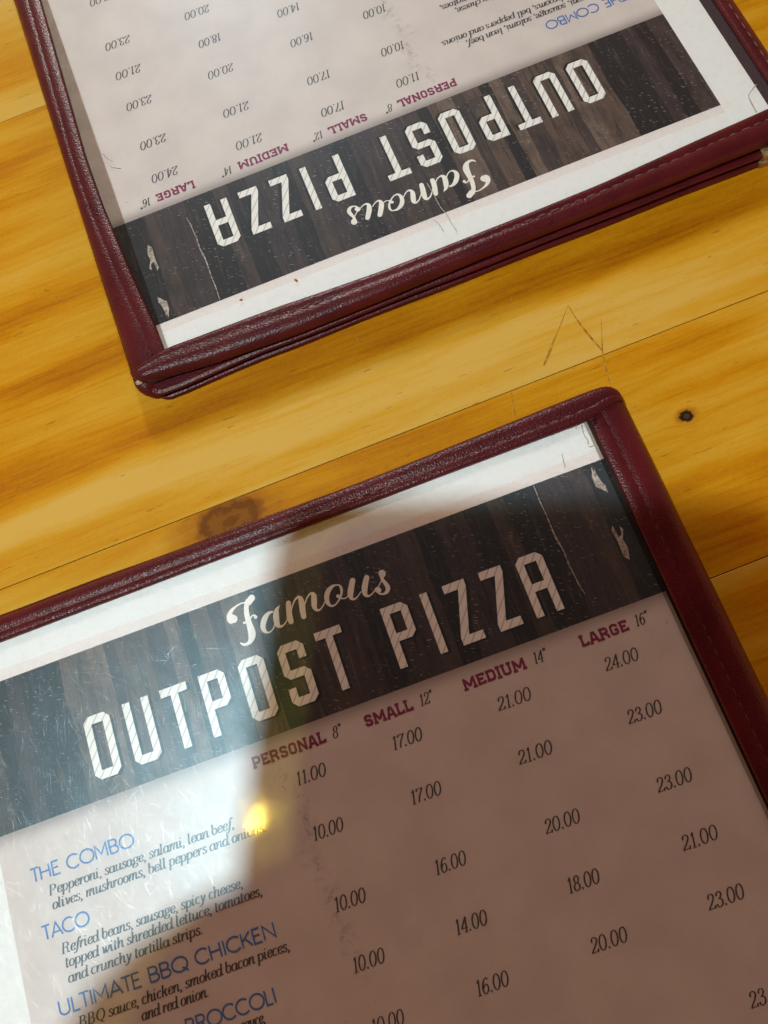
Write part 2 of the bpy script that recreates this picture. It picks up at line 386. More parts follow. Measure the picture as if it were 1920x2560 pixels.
# italic high-contrast serif: x-height 1, ascender 1.6, figures and capitals 1.5; ('s' smooth, 'l' straight, 'd' dot)
T_ = lambda x: ('s', [(x, .25), (x + .03, .06), (x + .12, .02), (x + .22, .12)])
SER = {
 'a': (.78, [('s', el(.33, .48, .27, .47, 20, 380)), ('l', [(.62, .97), (.62, .25)]), T_(.62)]),
 'b': (.74, [('l', [(.12, 1.55), (.12, .3)]), ('s', el(.37, .48, .27, .48, 180, 540)), ('l', [(-.02, 1.5), (.12, 1.55)])]),
 'c': (.62, [('s', el(.36, .5, .28, .48, 60, 310)), ('d', (.5, .85, .09))]),
 'd': (.80, [('s', el(.33, .48, .27, .48, 20, 380)), ('l', [(.63, 1.55), (.63, .25)]), T_(.63), ('l', [(.48, 1.5), (.63, 1.55)])]),
 'e': (.64, [('s', [(.1, .45), (.4, .52), (.58, .7), (.5, .93), (.36, .98), (.18, .82), (.1, .5), (.16, .15), (.34, .02), (.5, .08), (.6, .25)])]),
 'f': (.48, [('s', [(.62, 1.42), (.52, 1.56), (.38, 1.4), (.30, .9), (.22, .1), (.1, -.35), (-.06, -.46), (-.18, -.36)]), ('l', [(.05, .96), (.52, .96)]), ('d', (.6, 1.4, .08)), ('d', (-.16, -.34, .08))]),
 'g': (.72, [('s', el(.36, .65, .23, .33)), ('s', [(.22, .36), (.12, .2), (.3, .1), (.55, .02), (.58, -.22), (.34, -.42), (.08, -.32), (.06, -.12), (.25, .04)]), ('l', [(.55, .88), (.72, .98)]), ('d', (.7, .95, .07))]),
 'h': (.80, [('l', [(.13, 1.55), (.13, 0)]), ('s', [(.15, .45), (.3, .88), (.46, .98), (.58, .85), (.58, .25)]), T_(.58), ('l', [(-.01, 1.5), (.13, 1.55)])]),
 'i': (.42, [('l', [(.14, .97), (.14, .25)]), T_(.14), ('d', (.16, 1.36, .11)), ('l', [(0, .9), (.14, .98)])]),
 'k': (.76, [('l', [(.13, 1.55), (.13, 0)]), ('s', [(.15, .42), (.35, .6), (.5, .9), (.62, .96)]), ('s', [(.3, .55), (.45, .5), (.5, .2), (.58, .03), (.72, .12)]), ('d', (.62, .9, .09)), ('l', [(-.01, 1.5), (.13, 1.55)])]),
 'l': (.42, [('l', [(.14, 1.55), (.14, .25)]), T_(.14), ('l', [(0, 1.5), (.14, 1.55)])]),
 'm': (1.18, [('l', [(.14, .97), (.14, 0)]), ('s', [(.16, .45), (.28, .88), (.42, .98), (.53, .85), (.53, 0)]), ('s', [(.55, .45), (.68, .88), (.82, .98), (.94, .85), (.94, .25)]), T_(.94), ('l', [(0, .9), (.14, .97)])]),
 'n': (.80, [('l', [(.14, .97), (.14, 0)]), ('s', [(.16, .45), (.3, .88), (.46, .98), (.58, .85), (.58, .25)]), T_(.58), ('l', [(0, .9), (.14, .97)])]),
 'o': (.68, [('s', el(.35, .49, .27, .48))]),
 'p': (.76, [('l', [(.14, .97), (.14, -.5)]), ('s', el(.39, .48, .27, .48, 180, 540)), ('l', [(0, .9), (.14, .97)]), ('l', [(0, -.5), (.3, -.5)])]),
 'r': (.56, [('l', [(.14, .97), (.14, 0)]), ('s', [(.16, .45), (.28, .85), (.44, .98)]), ('d', (.48, .86, .1)), ('l', [(0, .9), (.14, .97)])]),
 's': (.58, [('s', [(.5, .84), (.32, .98), (.15, .85), (.2, .62), (.42, .42), (.5, .2), (.36, .02), (.16, .04), (.08, .2)]), ('d', (.49, .8, .07)), ('d', (.1, .2, .08))]),
 't': (.46, [('l', [(.17, 1.3), (.17, .25)]), T_(.17), ('l', [(.02, .96), (.42, .96)])]),
 'u': (.80, [('l', [(.13, .97), (.13, .3)]), ('s', [(.13, .35), (.16, .08), (.3, .02), (.48, .2), (.58, .6)]), ('l', [(.6, .97), (.6, .25)]), T_(.6), ('l', [(0, .9), (.13, .97)])]),
 'v': (.68, [('s', [(.08, .9), (.16, .96), (.24, .6), (.3, .04)]), ('s', [(.3, .04), (.52, .4), (.6, .9)]), ('d', (.58, .9, .08))]),
 'w': (1.0, [('s', [(.06, .9), (.14, .96), (.2, .6), (.26, .04)]), ('s', [(.26, .04), (.45, .5), (.5, .96)]), ('s', [(.5, .96), (.52, .5), (.58, .04)]), ('s', [(.58, .04), (.82, .4), (.9, .9)]), ('d', (.88, .9, .08))]),
 'y': (.72, [('s', [(.08, .9), (.16, .96), (.26, .5), (.34, .04)]), ('s', [(.62, .95), (.5, .4), (.3, -.2), (.1, -.45), (-.06, -.4)]), ('d', (-.04, -.38, .09)), ('d', (.6, .9, .08))]),
 ',': (.34, [('d', (.14, .06, .1)), ('s', [(.2, .04), (.2, -.14), (.08, -.28)])]),
 '.': (.34, [('d', (.14, .07, .11))]),
 ' ': (.34, []),
 'P': (1.0, [('l', [(.2, 1.5), (.2, 0)]), ('s', [(.2, 1.48), (.6, 1.46), (.8, 1.1), (.6, .74), (.2, .7)]), ('l', [(.04, 1.49), (.5, 1.49)]), ('l', [(.04, .01), (.4, .01)])]),
 'R': (1.08, [('l', [(.2, 1.5), (.2, 0)]), ('s', [(.2, 1.48), (.6, 1.46), (.78, 1.12), (.58, .8), (.2, .78)]), ('s', [(.5, .78), (.7, .6), (.74, .2), (.86, .02), (1.0, .14)]), ('l', [(.04, 1.49), (.5, 1.49)]), ('l', [(.04, .01), (.4, .01)])]),
 'B': (1.05, [('l', [(.2, 1.5), (.2, 0)]), ('s', [(.2, 1.48), (.58, 1.46), (.72, 1.16), (.56, .84), (.2, .8)]), ('s', [(.2, .8), (.64, .76), (.84, .42), (.64, .04), (.2, .02)]), ('l', [(.04, 1.49), (.5, 1.49)]), ('l', [(.04, .01), (.5, .01)])]),
 'Q': (1.2, [('s', el(.58, .75, .46, .74)), ('s', [(.4, .1), (.6, .0), (.8, -.25), (1.05, -.3)])]),
 '0': (.86, [('s', el(.42, .75, .32, .74))]),
 '1': (.60, [('l', [(.32, 1.5), (.32, 0)]), ('s', [(.12, 1.24), (.24, 1.32), (.32, 1.5)]), ('l', [(.14, .01), (.5, .01)])]),
 '2': (.80, [('s', [(.14, 1.15), (.22, 1.4), (.42, 1.49), (.62, 1.34), (.64, 1.05), (.45, .65), (.2, .3), (.08, .04)]), ('l', [(.08, .09), (.68, .09)]), ('l', [(.66, .02), (.72, .32)]), ('d', (.17, 1.14, .1))]),
 '3': (.78, [('s', [(.14, 1.22), (.3, 1.46), (.52, 1.42), (.62, 1.16), (.5, .9), (.3, .8)]), ('s', [(.3, .8), (.56, .72), (.68, .42), (.54, .08), (.28, .01), (.1, .22)]), ('d', (.16, 1.2, .1)), ('d', (.12, .26, .11))]),
 '4': (.82, [('l', [(.55, 1.5), (.55, 0)]), ('l', [(.55, 1.48), (.06, .42)]), ('l', [(.06, .42), (.76, .42)]), ('l', [(.38, .01), (.7, .01)])]),
 '6': (.82, [('s', [(.66, 1.36), (.5, 1.48), (.28, 1.28), (.12, .8), (.12, .4), (.26, .06), (.44, .01), (.62, .16), (.68, .48), (.58, .8), (.42, .88), (.24, .74), (.14, .5)]), ('d', (.62, 1.32, .08))]),
 '7': (.72, [('l', [(.1, 1.44), (.72, 1.44)]), ('l', [(.1, 1.46), (.06, 1.18)]), ('s', [(.7, 1.44), (.46, .9), (.3, .4), (.28, .02)])]),
 '8': (.82, [('s', el(.42, 1.13, .23, .35)), ('s', el(.4, .39, .29, .38))]),
 '"': (.40, [('l', [(.1, 1.62), (.08, 1.28)]), ('l', [(.28, 1.62), (.26, 1.28)])]),
}
SAN = {  # light geometric sans capitals, height 1
 'T': (.62, [[(0, 1), (.58, 1)], [(.29, 1), (.29, 0)]]), 'H': (.86, [[(.06, 0), (.06, 1)], [(.70, 0), (.70, 1)], [(.06, .52), (.70, .52)]]),
 'E': (.66, [[(.52, 1), (.06, 1), (.06, 0), (.54, 0)], [(.06, .53), (.47, .53)]]), 'C': (.94, [el(.5, .5, .47, .5, 45, 315, 20)]), 'O': (1.1, [el(.53, .5, .49, .5, 0, 360, 24)]),
 'M': (1.02, [[(.06, 0), (.06, 1), (.46, .28), (.86, 1), (.86, 0)]]), 'B': (.74, [[(.06, 0), (.06, 1), (.36, 1)] + el(.36, .76, .21, .24, 90, -90, 8)[1:] + [(.06, .52)], [(.36, .52)] + el(.38, .26, .25, .26, 90, -90, 8)[1:] + [(.06, 0)]]),
 'A': (.84, [[(.0, 0), (.40, 1), (.80, 0)], [(.13, .32), (.67, .32)]]), 'U': (.84, [[(.06, 1), (.06, .34)] + el(.37, .33, .31, .33, 180, 360, 12)[1:] + [(.68, 1)]]),
 'L': (.56, [[(.06, 1), (.06, 0), (.48, 0)]]), 'I': (.24, [[(.09, 0), (.09, 1)]]), 'Q': (1.1, [el(.53, .5, .49, .5, 0, 360, 24), [(.66, .26), (1.0, -.08)]]),
 'K': (.74, [[(.06, 0), (.06, 1)], [(.62, 1), (.08, .42)], [(.26, .6), (.66, 0)]]), 'N': (.90, [[(.06, 0), (.06, 1), (.74, 0), (.74, 1)]]), 'R': (.74, [[(.06, 0), (.06, 1), (.36, 1)] + el(.36, .75, .23, .25, 90, -90, 8)[1:] + [(.06, .5)], [(.36, .5), (.62, 0)]]),
 ' ': (.42, []),
}
b_ = .11
SLB = {  # heavy slab capitals, height 1; square-cut chamfered strokes of weight .22
 'P': (.82, [[(b_ + .05, 0), (b_ + .05, 1)], [(.05, .89), (.55, .89), (.66, .78), (.66, .52), (.55, .41), (.2, .41)], [(0, .06), (.34, .06)]]),
 'E': (.78, [[(b_ + .05, 0), (b_ + .05, 1)], [(.03, .89), (.66, .89)], [(.16, .5), (.55, .5)], [(.03, .11), (.68, .11)], [(.62, .98), (.62, .72)], [(.64, .02), (.64, .28)]]),
 'R': (.88, [[(b_ + .05, 0), (b_ + .05, 1)], [(.05, .89), (.55, .89), (.66, .78), (.66, .58), (.55, .47), (.2, .47)], [(.5, .46), (.68, .2), (.68, 0)], [(0, .06), (.32, .06)]]),
 'S': (.80, [[(.62, .68), (.62, .8), (.53, .89), (.25, .89), (.15, .79), (.15, .62), (.25, .53), (.52, .47), (.62, .38), (.62, .2), (.53, .11), (.25, .11), (.15, .2), (.15, .32)]]),
 'O': (.84, [[(.15, .22), (.15, .78), (.26, .89), (.53, .89), (.64, .78), (.64, .22), (.53, .11), (.26, .11), (.15, .22)]]),
 'N': (.92, [[(b_ + .04, 0), (b_ + .04, 1)], [(.72, 0), (.72, 1)], [(.16, .92), (.70, .1)], [(0, .06), (.3, .06)], [(.56, .95), (.88, .95)]]),
 'A': (.90, [[(.12, 0), (.36, .95)], [(.74, 0), (.50, .95)], [(.3, .9), (.56, .9)], [(.2, .3), (.66, .3)], [(0, .06), (.26, .06)], [(.6, .06), (.88, .06)]]),
 'L': (.74, [[(b_ + .05, 0), (b_ + .05, 1)], [(.02, .11), (.64, .11)], [(.6, .02), (.6, .32)], [(0, .95), (.34, .95)]]),
 'M': (1.12, [[(b_ + .05, 0), (b_ + .05, 1)], [(.92, 0), (.92, 1)], [(.2, .9), (.54, .25)], [(.88, .9), (.54, .25)], [(0, .06), (.34, .06)], [(.74, .06), (1.08, .06)]]),
 'D': (.84, [[(b_ + .05, 0), (b_ + .05, 1)], [(.03, .89), (.53, .89), (.66, .76), (.66, .24), (.53, .11), (.03, .11)]]),
 'I': (.42, [[(.18, 0), (.18, 1)], [(0, .05), (.36, .05)], [(0, .95), (.36, .95)]]),
 'U': (.88, [[(.16, 1), (.16, .22), (.27, .11), (.55, .11), (.66, .22), (.66, 1)], [(0, .95), (.33, .95)], [(.5, .95), (.83, .95)]]),
 'G': (.84, [[(.64, .68), (.64, .8), (.54, .89), (.26, .89), (.15, .78), (.15, .22), (.26, .11), (.54, .11), (.64, .2), (.64, .45), (.4, .45)]]),
 ' ': (.4, []),
}
def serif(bm, txt, x, y, size, z, width=None, thick=.17, thin=.045, cond=1.0):
    """size = x-height; text is sheared into an italic"""
    adv = sum(SER[c][0] for c in txt) * size * cond
    k = cond if width is None else cond * width / adv
    px = x
    for ch in txt:
        a, strokes = SER[ch]
        f = lambda q: Vector((px + (q[0] * k + q[1] * .22) * size, y + q[1] * size))
        for st in strokes:
            if st[0] == 'd':
                cx, cy, r = st[1]; c0 = f((cx, cy)); zz = z + jit()
                bm.faces.new([bm.verts.new((c0.x + r * size * math.cos(t * math.pi / 5), c0.y + r * size * math.sin(t * math.pi / 5), zz)) for t in range(10)])
                continue
            raw = [Vector(q) for q in st[1]]
            if st[0] == 's': raw = [Vector((q.x, q.y)) for q in smooth_pts(raw, 2 if len(raw) > 12 else 4)]
            ws = []
            for i in range(len(raw)):
                d = raw[min(i + 1, len(raw) - 1)] - raw[max(i - 1, 0)]
                s_ = abs(d.y) / d.length if d.length > 1e-9 else 1
                ws.append((thin + (thick - thin) * s_ ** 2.2) * size)
            ribbon(bm, [f(q) for q in raw], ws, z, cap=False)
        px += a * size * k
def strokes(bm, font, txt, x, y, h, z, weight, width=None):
    adv = sum(font[c][0] for c in txt) * h
    k = 1.0 if width is None else width / adv
    px = x
    for ch in txt:
        a, sts = font[ch]
        for st in sts:
            ribbon(bm, [Vector((px + q[0] * h * k, y + q[1] * h)) for q in st], [weight * h] * len(st), z, cap=False)
        px += a * h * k

Z_INK = 0.0035
def build_lettering():
    """meshes shared by both menus: name -> (bmesh, material)"""
    out = []
    bm = bmesh.new(); zz = Z_INK
    W, c = .125, .088
    def oct_(x0, x1, y0=-1, y1=0): return [(x0, y0 + c), (x0, y1 - c), (x0 + c, y1), (x1 - c, y1), (x1, y1 - c), (x1, y0 + c), (x1 - c, y0), (x0 + c, y0)]
    def rect(x0, x1, y0, y1): return [(x0, y0), (x0, y1), (x1, y1), (x1, y0)]
    def P(x0, x1): return [(x0, -1), (x0, 0), (x1 - c, 0), (x1, -c), (x1, -.50), (x1 - c, -.585), (x0 + W, -.585), (x0 + W, -1)], [rect(x0 + W, x1 - W, -.455, -.13)]
    def O(x0, x1): return oct_(x0, x1), [rect(x0 + W, x1 - W, -.865, -.135)]
    def Zl(x0, x1): return [(x0, 0), (x1, 0), (x1, -.115), (x0 + W + .015, -.865), (x1, -.865), (x1, -1), (x0, -1), (x0, -.875), (x1 - W - .015, -.135), (x0, -.135)], []
    def Tl(x0, x1, m): return [(x0, 0), (x1, 0), (x1, -.13), (m + W / 2, -.13), (m + W / 2, -1), (m - W / 2, -1), (m - W / 2, -.13), (x0, -.13)], []
    s0, s1 = 2.965, 3.405
    Sl = ([(s0, -c), (s0 + c, 0), (s1 - c, 0), (s1, -c), (s1, -.29), (s1 - W, -.29), (s1 - W, -.135), (s0 + W, -.135), (s0 + W, -.43), (s1 - c, -.43), (s1, -.43 - c), (s1, -1 + c), (s1 - c, -1),
           (s0 + c, -1), (s0, -1 + c), (s0, -.70), (s0 + W, -.70), (s0 + W, -.865), (s1 - W, -.865), (s1 - W, -.565), (s0 + c, -.565), (s0, -.565 + c)], [])
    u0, u1 = .335, .777
    Ul = ([(u0, 0), (u0 + W, 0), (u0 + W, -.865), (u1 - W, -.865), (u1 - W, 0), (u1, 0), (u1, -1 + c), (u1 - c, -1), (u0 + c, -1), (u0, -1 + c)], [])
    a0, a1 = 7.035, 7.492
    Al = ([(a0, -1), (a0, -c), (a0 + c, 0), (a1 - c, 0), (a1, -c), (a1, -1), (a1 - W, -1), (a1 - W, -.60), (a0 + W, -.60), (a0 + W, -1)], [rect(a0 + W, a1 - W, -.47, -.135)])
    glyphs = [O(-.337, .103), Ul, Tl(.974, 1.424, 1.20), P(1.632, 2.06), O(2.295, 2.73), Sl, Tl(3.615, 4.057, 3.836), P(4.746, 5.185),
              ([(5.422, 0), (5.545, 0), (5.545, -1), (5.422, -1)], []), Zl(5.806, 6.177), Zl(6.425, 6.805), Al]
    sh = bmesh.new()
    for o, h in glyphs:
        poly(bm, o, h, zz)
        poly(sh, [(x + .045, y - .03) for x, y in o], [[(x + .045, y - .03) for x, y in q] for q in h], zz - .0008)
    out += [('banner_lettering', bm, M_HATCH), ('lettering_drop_shadow', sh, M_SHADE)]
    bm = bmesh.new()
    for st in FAMOUS:
        p = smooth_pts([(x, y, w * 1.03) for x, y, w in st], 5)
        ribbon(bm, [Vector((q.x, q.y)) for q in p], [max(.012, q.z) for q in p], zz)
    out.append(('script_lettering', bm, M_WHITE))
    bm = bmesh.new()
    for t, x, w in (('PERSONAL', 2.09, 1.18), ('SMALL', 3.94, .78), ('MEDIUM', 5.57, 1.01), ('LARGE', 7.51, .77)):
        strokes(bm, SLB, t, x, -1.65, .175, zz, .215, w * 1.03)
    out.append(('size_headings', bm, M_MAROON))
    bm = bmesh.new()
    for t, x in (('8"', 3.40), ('12"', 4.84), ('14"', 6.72), ('16"', 8.40)):
        serif(bm, t, x, -1.64, .116, zz, thick=.18, thin=.07)
    rows = [(-2.11, '11.00 17.00 21.00 24.00'), (-2.94, '10.00 17.00 21.00 23.00'), (-3.965, '10.00 16.00 20.00 23.00'), (-4.80, '10.00 14.00 18.00 21.00'), (-5.62, '10.00 16.00 20.00 23.00'), (-6.90, '10.00 17.00 21.00 23.00')]
    for y, r in rows:
        for x, t in zip((2.65, 4.22, 5.94, 7.695), r.split()):
            serif(bm, t, x, y, .130, zz, .49 if t[0] == '1' else .55, thick=.175, thin=.065)
    out.append(('price_figures', bm, M_BLACK))
    bm = bmesh.new()
    for t, y, x0, x1 in (('THE COMBO', -2.10, -1.65, .03), ('TACO', -2.935, -1.65, -.90), ('ULTIMATE BBQ CHICKEN', -3.985, -1.64, 1.76), ('BROCCOLI', -4.80, .12, 1.50)):
        strokes(bm, SAN, t, x0, y, .195, zz, .132, x1 - x0)
    out.append(('dish_names', bm, M_BLUE))
    bm = bmesh.new()
    for t, y, x0, x1 in (('Pepperoni, sausage, salami, lean beef,', -2.36, -1.44, 1.56), ('olives, mushrooms, bell peppers and onions.', -2.565, -1.43, 2.02),
                         ('Refried beans, sausage, spicy cheese,', -3.20, -1.43, 1.45), ('topped with shredded lettuce, tomatoes,', -3.395, -1.42, 1.70), ('and crunchy tortilla strips.', -3.605, -1.42, .70),
                         ('BBQ sauce, chicken, smoked bacon pieces,', -4.22, -1.40, 1.87), ('and red onion.', -4.42, -.48, .56), ('sauce,', -4.99, .88, 1.25)):
        serif(bm, t, x0, y, 0.096, zz, x1 - x0, thick=.27, thin=.09)
    out.append(('dish_descriptions', bm, M_BLACK))
    bm = bmesh.new()
    for p in CHIPS: poly(bm, p, (), zz + .0003)
    cr = [(7.873, -.895), (7.845, -.70), (7.839, -.547), (7.828, -.35), (7.837, -.157), (7.808, .1), (7.805, .241), (7.812, .5), (7.803, .777), (7.815, 1.05)]
    ribbon(bm, [Vector(q) for q in cr], [.01, .022, .016, .024, .018, .03, .024, .016, .02, .014], zz)
    out.append(('paint_chips', bm, M_CHIP))
    return out

FAMOUS = [[(2.768, 0.859, 0.108), (2.838, 0.906, 0.108)], [(2.758, 0.885, 0.069), (2.721, 0.824, 0.076), (2.69, 0.725, 0.08), (2.677, 0.619, 0.083), (2.676, 0.491, 0.096), (2.675, 0.373, 0.117), (2.65, 0.292, 0.106), (2.603, 0.237, 0.072), (2.542, 0.218, 0.048), (2.491, 0.229, 0.038), (2.453, 0.268, 0.024)], [(2.74, 0.869, 0.021), (2.642, 0.882, 0.021), (2.544, 0.862, 0.031), (2.457, 0.82, 0.059), (2.399, 0.749, 0.086), (2.415, 0.679, 0.121)], [(2.418, 0.7, 0.145), (2.456, 0.679, 0.128)], [(2.6, 0.561, 0.038), (2.646, 0.561, 0.034), (2.709, 0.585, 0.024), (2.751, 0.62, 0.024), (2.794, 0.622, 0.028), (2.806, 0.586, 0.059)], [(3.098, 0.565, 0.021), (3.035, 0.57, 0.052), (2.951, 0.518, 0.086), (2.882, 0.415, 0.086), (2.876, 0.336, 0.069), (2.909, 0.282, 0.034), (2.97, 0.274, 0.021), (3.039, 0.321, 0.021), (3.093, 0.411, 0.021), (3.104, 0.517, 0.021)], [(3.229, 0.621, 0.014), (3.176, 0.582, 0.059), (3.137, 0.504, 0.093), (3.113, 0.404, 0.093), (3.113, 0.334, 0.075), (3.15, 0.295, 0.041), (3.208, 0.305, 0.024), (3.267, 0.347, 0.021), (3.299, 0.39, 0.017)], [(3.385, 0.615, 0.079), (3.36, 0.514, 0.09), (3.339, 0.412, 0.093), (3.333, 0.313, 0.086)], [(3.377, 0.452, 0.014), (3.43, 0.543, 0.021), (3.503, 0.627, 0.028), (3.565, 0.648, 0.045), (3.593, 0.608, 0.079), (3.586, 0.513, 0.096), (3.568, 0.419, 0.093), (3.554, 0.318, 0.082)], [(3.578, 0.415, 0.014), (3.643, 0.519, 0.021), (3.716, 0.603, 0.024), (3.785, 0.633, 0.041), (3.813, 0.589, 0.083), (3.793, 0.501, 0.093), (3.769, 0.417, 0.082), (3.783, 0.348, 0.048), (3.838, 0.333, 0.027), (3.907, 0.375, 0.021), (3.951, 0.424, 0.017)], [(4.227, 0.617, 0.021), (4.155, 0.622, 0.045), (4.065, 0.575, 0.076), (4.005, 0.487, 0.079), (3.994, 0.389, 0.062), (4.031, 0.324, 0.034), (4.1, 0.322, 0.024), (4.182, 0.375, 0.027), (4.252, 0.459, 0.038), (4.275, 0.543, 0.041), (4.258, 0.6, 0.028), (4.219, 0.62, 0.021)], [(4.185, 0.438, 0.058), (4.204, 0.413, 0.038), (4.237, 0.378, 0.021), (4.287, 0.363, 0.019), (4.341, 0.386, 0.015)], [(4.492, 0.596, 0.086), (4.436, 0.502, 0.093), (4.389, 0.408, 0.093), (4.379, 0.338, 0.065), (4.412, 0.299, 0.031), (4.482, 0.318, 0.021), (4.556, 0.374, 0.017)], [(4.722, 0.559, 0.086), (4.667, 0.471, 0.093), (4.624, 0.385, 0.093), (4.611, 0.311, 0.069), (4.647, 0.266, 0.034), (4.715, 0.278, 0.021), (4.808, 0.335, 0.017)], [(4.981, 0.54, 0.114), (4.98, 0.525, 0.11)], [(4.97, 0.507, 0.086), (4.952, 0.448, 0.048), (4.978, 0.364, 0.062), (4.992, 0.285, 0.072), (4.952, 0.226, 0.058), (4.884, 0.213, 0.031), (4.823, 0.247, 0.027)], [(4.823, 0.311, 0.093), (4.833, 0.298, 0.093)], [(4.81, 0.316, 0.017), (4.891, 0.388, 0.017), (4.952, 0.448, 0.017)]]
CHIPS = [[(8.743, -0.641), (8.679, -0.56), (8.69, -0.341), (8.676, -0.092), (8.72, -0.031), (8.737, -0.241), (8.794, -0.226), (8.82, -0.076), (8.851, -0.151), (8.781, -0.301), (8.798, -0.451)],
         [(8.883, 0.492), (8.807, 0.584), (8.741, 0.653), (8.742, 0.828), (8.775, 0.90), (8.80, 0.99), (8.812, 0.90), (8.838, 0.96), (8.835, 0.85), (8.855, 0.70), (8.888, 0.627)]]

# ------------------------------------------------------------------ table
SL = math.radians(1.1)
table = empty('table', (0, 0, 0), SL)
tag(table, 'honey coloured varnished pine plank table under the two menus', 'table')
seams = [-15.3, -10.7, -6.1, -1.51, 2.77, 12.59, 17.4, 22.2]
specs = [dict(seed=1), dict(seed=2, bias=.02), dict(seed=3, bias=.0), dict(seed=4.4, bias=.03, knots=((2.80, 2.42, .62, .36, .8), (10.83, 1.16, .12, .11, .9))),
         dict(seed=5.2, bias=.10, pale=(3.7, 4.3, -.03)), dict(seed=7.5, bias=-.14), dict(seed=8)]
for i, sp in enumerate(specs):
    bm = bmesh.new()
    box(bm, (-34, seams[i] + .007, -1.4), (46, seams[i + 1] - .007, 0), .012)
    link('plank', bm, mat_wood('honey_pine_%s' % 'abcdefgh'[i], **sp), table)
bm = bmesh.new(); box(bm, (-34, seams[0], -1.5), (46, seams[-1], -.03)); link('under_board', bm, M_GAP, table)
def tl(p): # world -> table frame
    return Vector((p[0] * math.cos(SL) + p[1] * math.sin(SL), -p[0] * math.sin(SL) + p[1] * math.cos(SL)))
for pts, w in (([(8.93, 3.16), (9.12, 3.36), (9.26, 3.52), (9.48, 3.75), (9.794, 4.10)], [.035, .06, .03, .018, .008]), ([(9.794, 4.10), (9.83, 3.75), (9.9, 3.4), (9.99, 3.06)], [.015, .03, .05, .03]),
               ([(10.22, 3.62), (10.1, 3.3), (10.0, 3.06), (9.94, 2.84), (9.86, 2.42)], [.008, .02, .035, .045, .02]), ([(8.216, 2.92), (8.16, 2.7), (8.10, 2.42)], [.012, .03, .02]),
               ([(8.93, 4.66), (8.90, 4.62), (8.85, 4.55)], [.03, .06, .04]), ([(10.95, 6.3), (11.05, 6.36), (11.2, 6.36)], [.03, .05, .02]), ([(.80, 8.05), (.86, 8.0), (.84, 7.93)], [.02, .04, .015]),
               ([(.62, 8.3), (.66, 8.26), (.70, 8.25)], [.02, .045, .03]), ([(-.2, 7.53), (-.1, 7.56), (0.02, 7.57)], [.01, .03, .01]), ([(6.0, 4.95), (6.02, 4.87), (6.0, 4.82)], [.03, .05, .02])):
    q = smooth_pts([tuple(tl(a)) + (b,) for a, b in zip(pts, w)], 4)
    bm = bmesh.new(); ribbon(bm, [Vector((a.x, a.y)) for a in q], [a.z * .8 for a in q], .004, cap=False); flip_up(bm)
    link('scratch', bm, M_SCR, table)

# ------------------------------------------------------------------ menus
XL, XR = -3.40, 9.74            # outer left, outer right (start of the spine roll)
YB = -14.4
def lerp_table(tb, x):
    if x <= tb[0][0]: return tb[0][1]
    for (a, p), (b, q) in zip(tb, tb[1:]):
        if x <= b: return p + (q - p) * (x - a) / (b - a)
    return tb[-1][1]
LET = [(n, b, m) for n, b, m in build_lettering()]
LETME = []
for n, b, m in LET:
    flip_up(b)
    me = bpy.data.meshes.new(n)
    for v in b.verts: v.co = v.co * S
    b.to_mesh(me); b.free(); me.materials.append(m); LETME.append((n, me))

def wavy(x, s_): return .012 * math.sin(x * 1.3 + s_) + .008 * math.sin(x * 2.9 + 2 * s_)

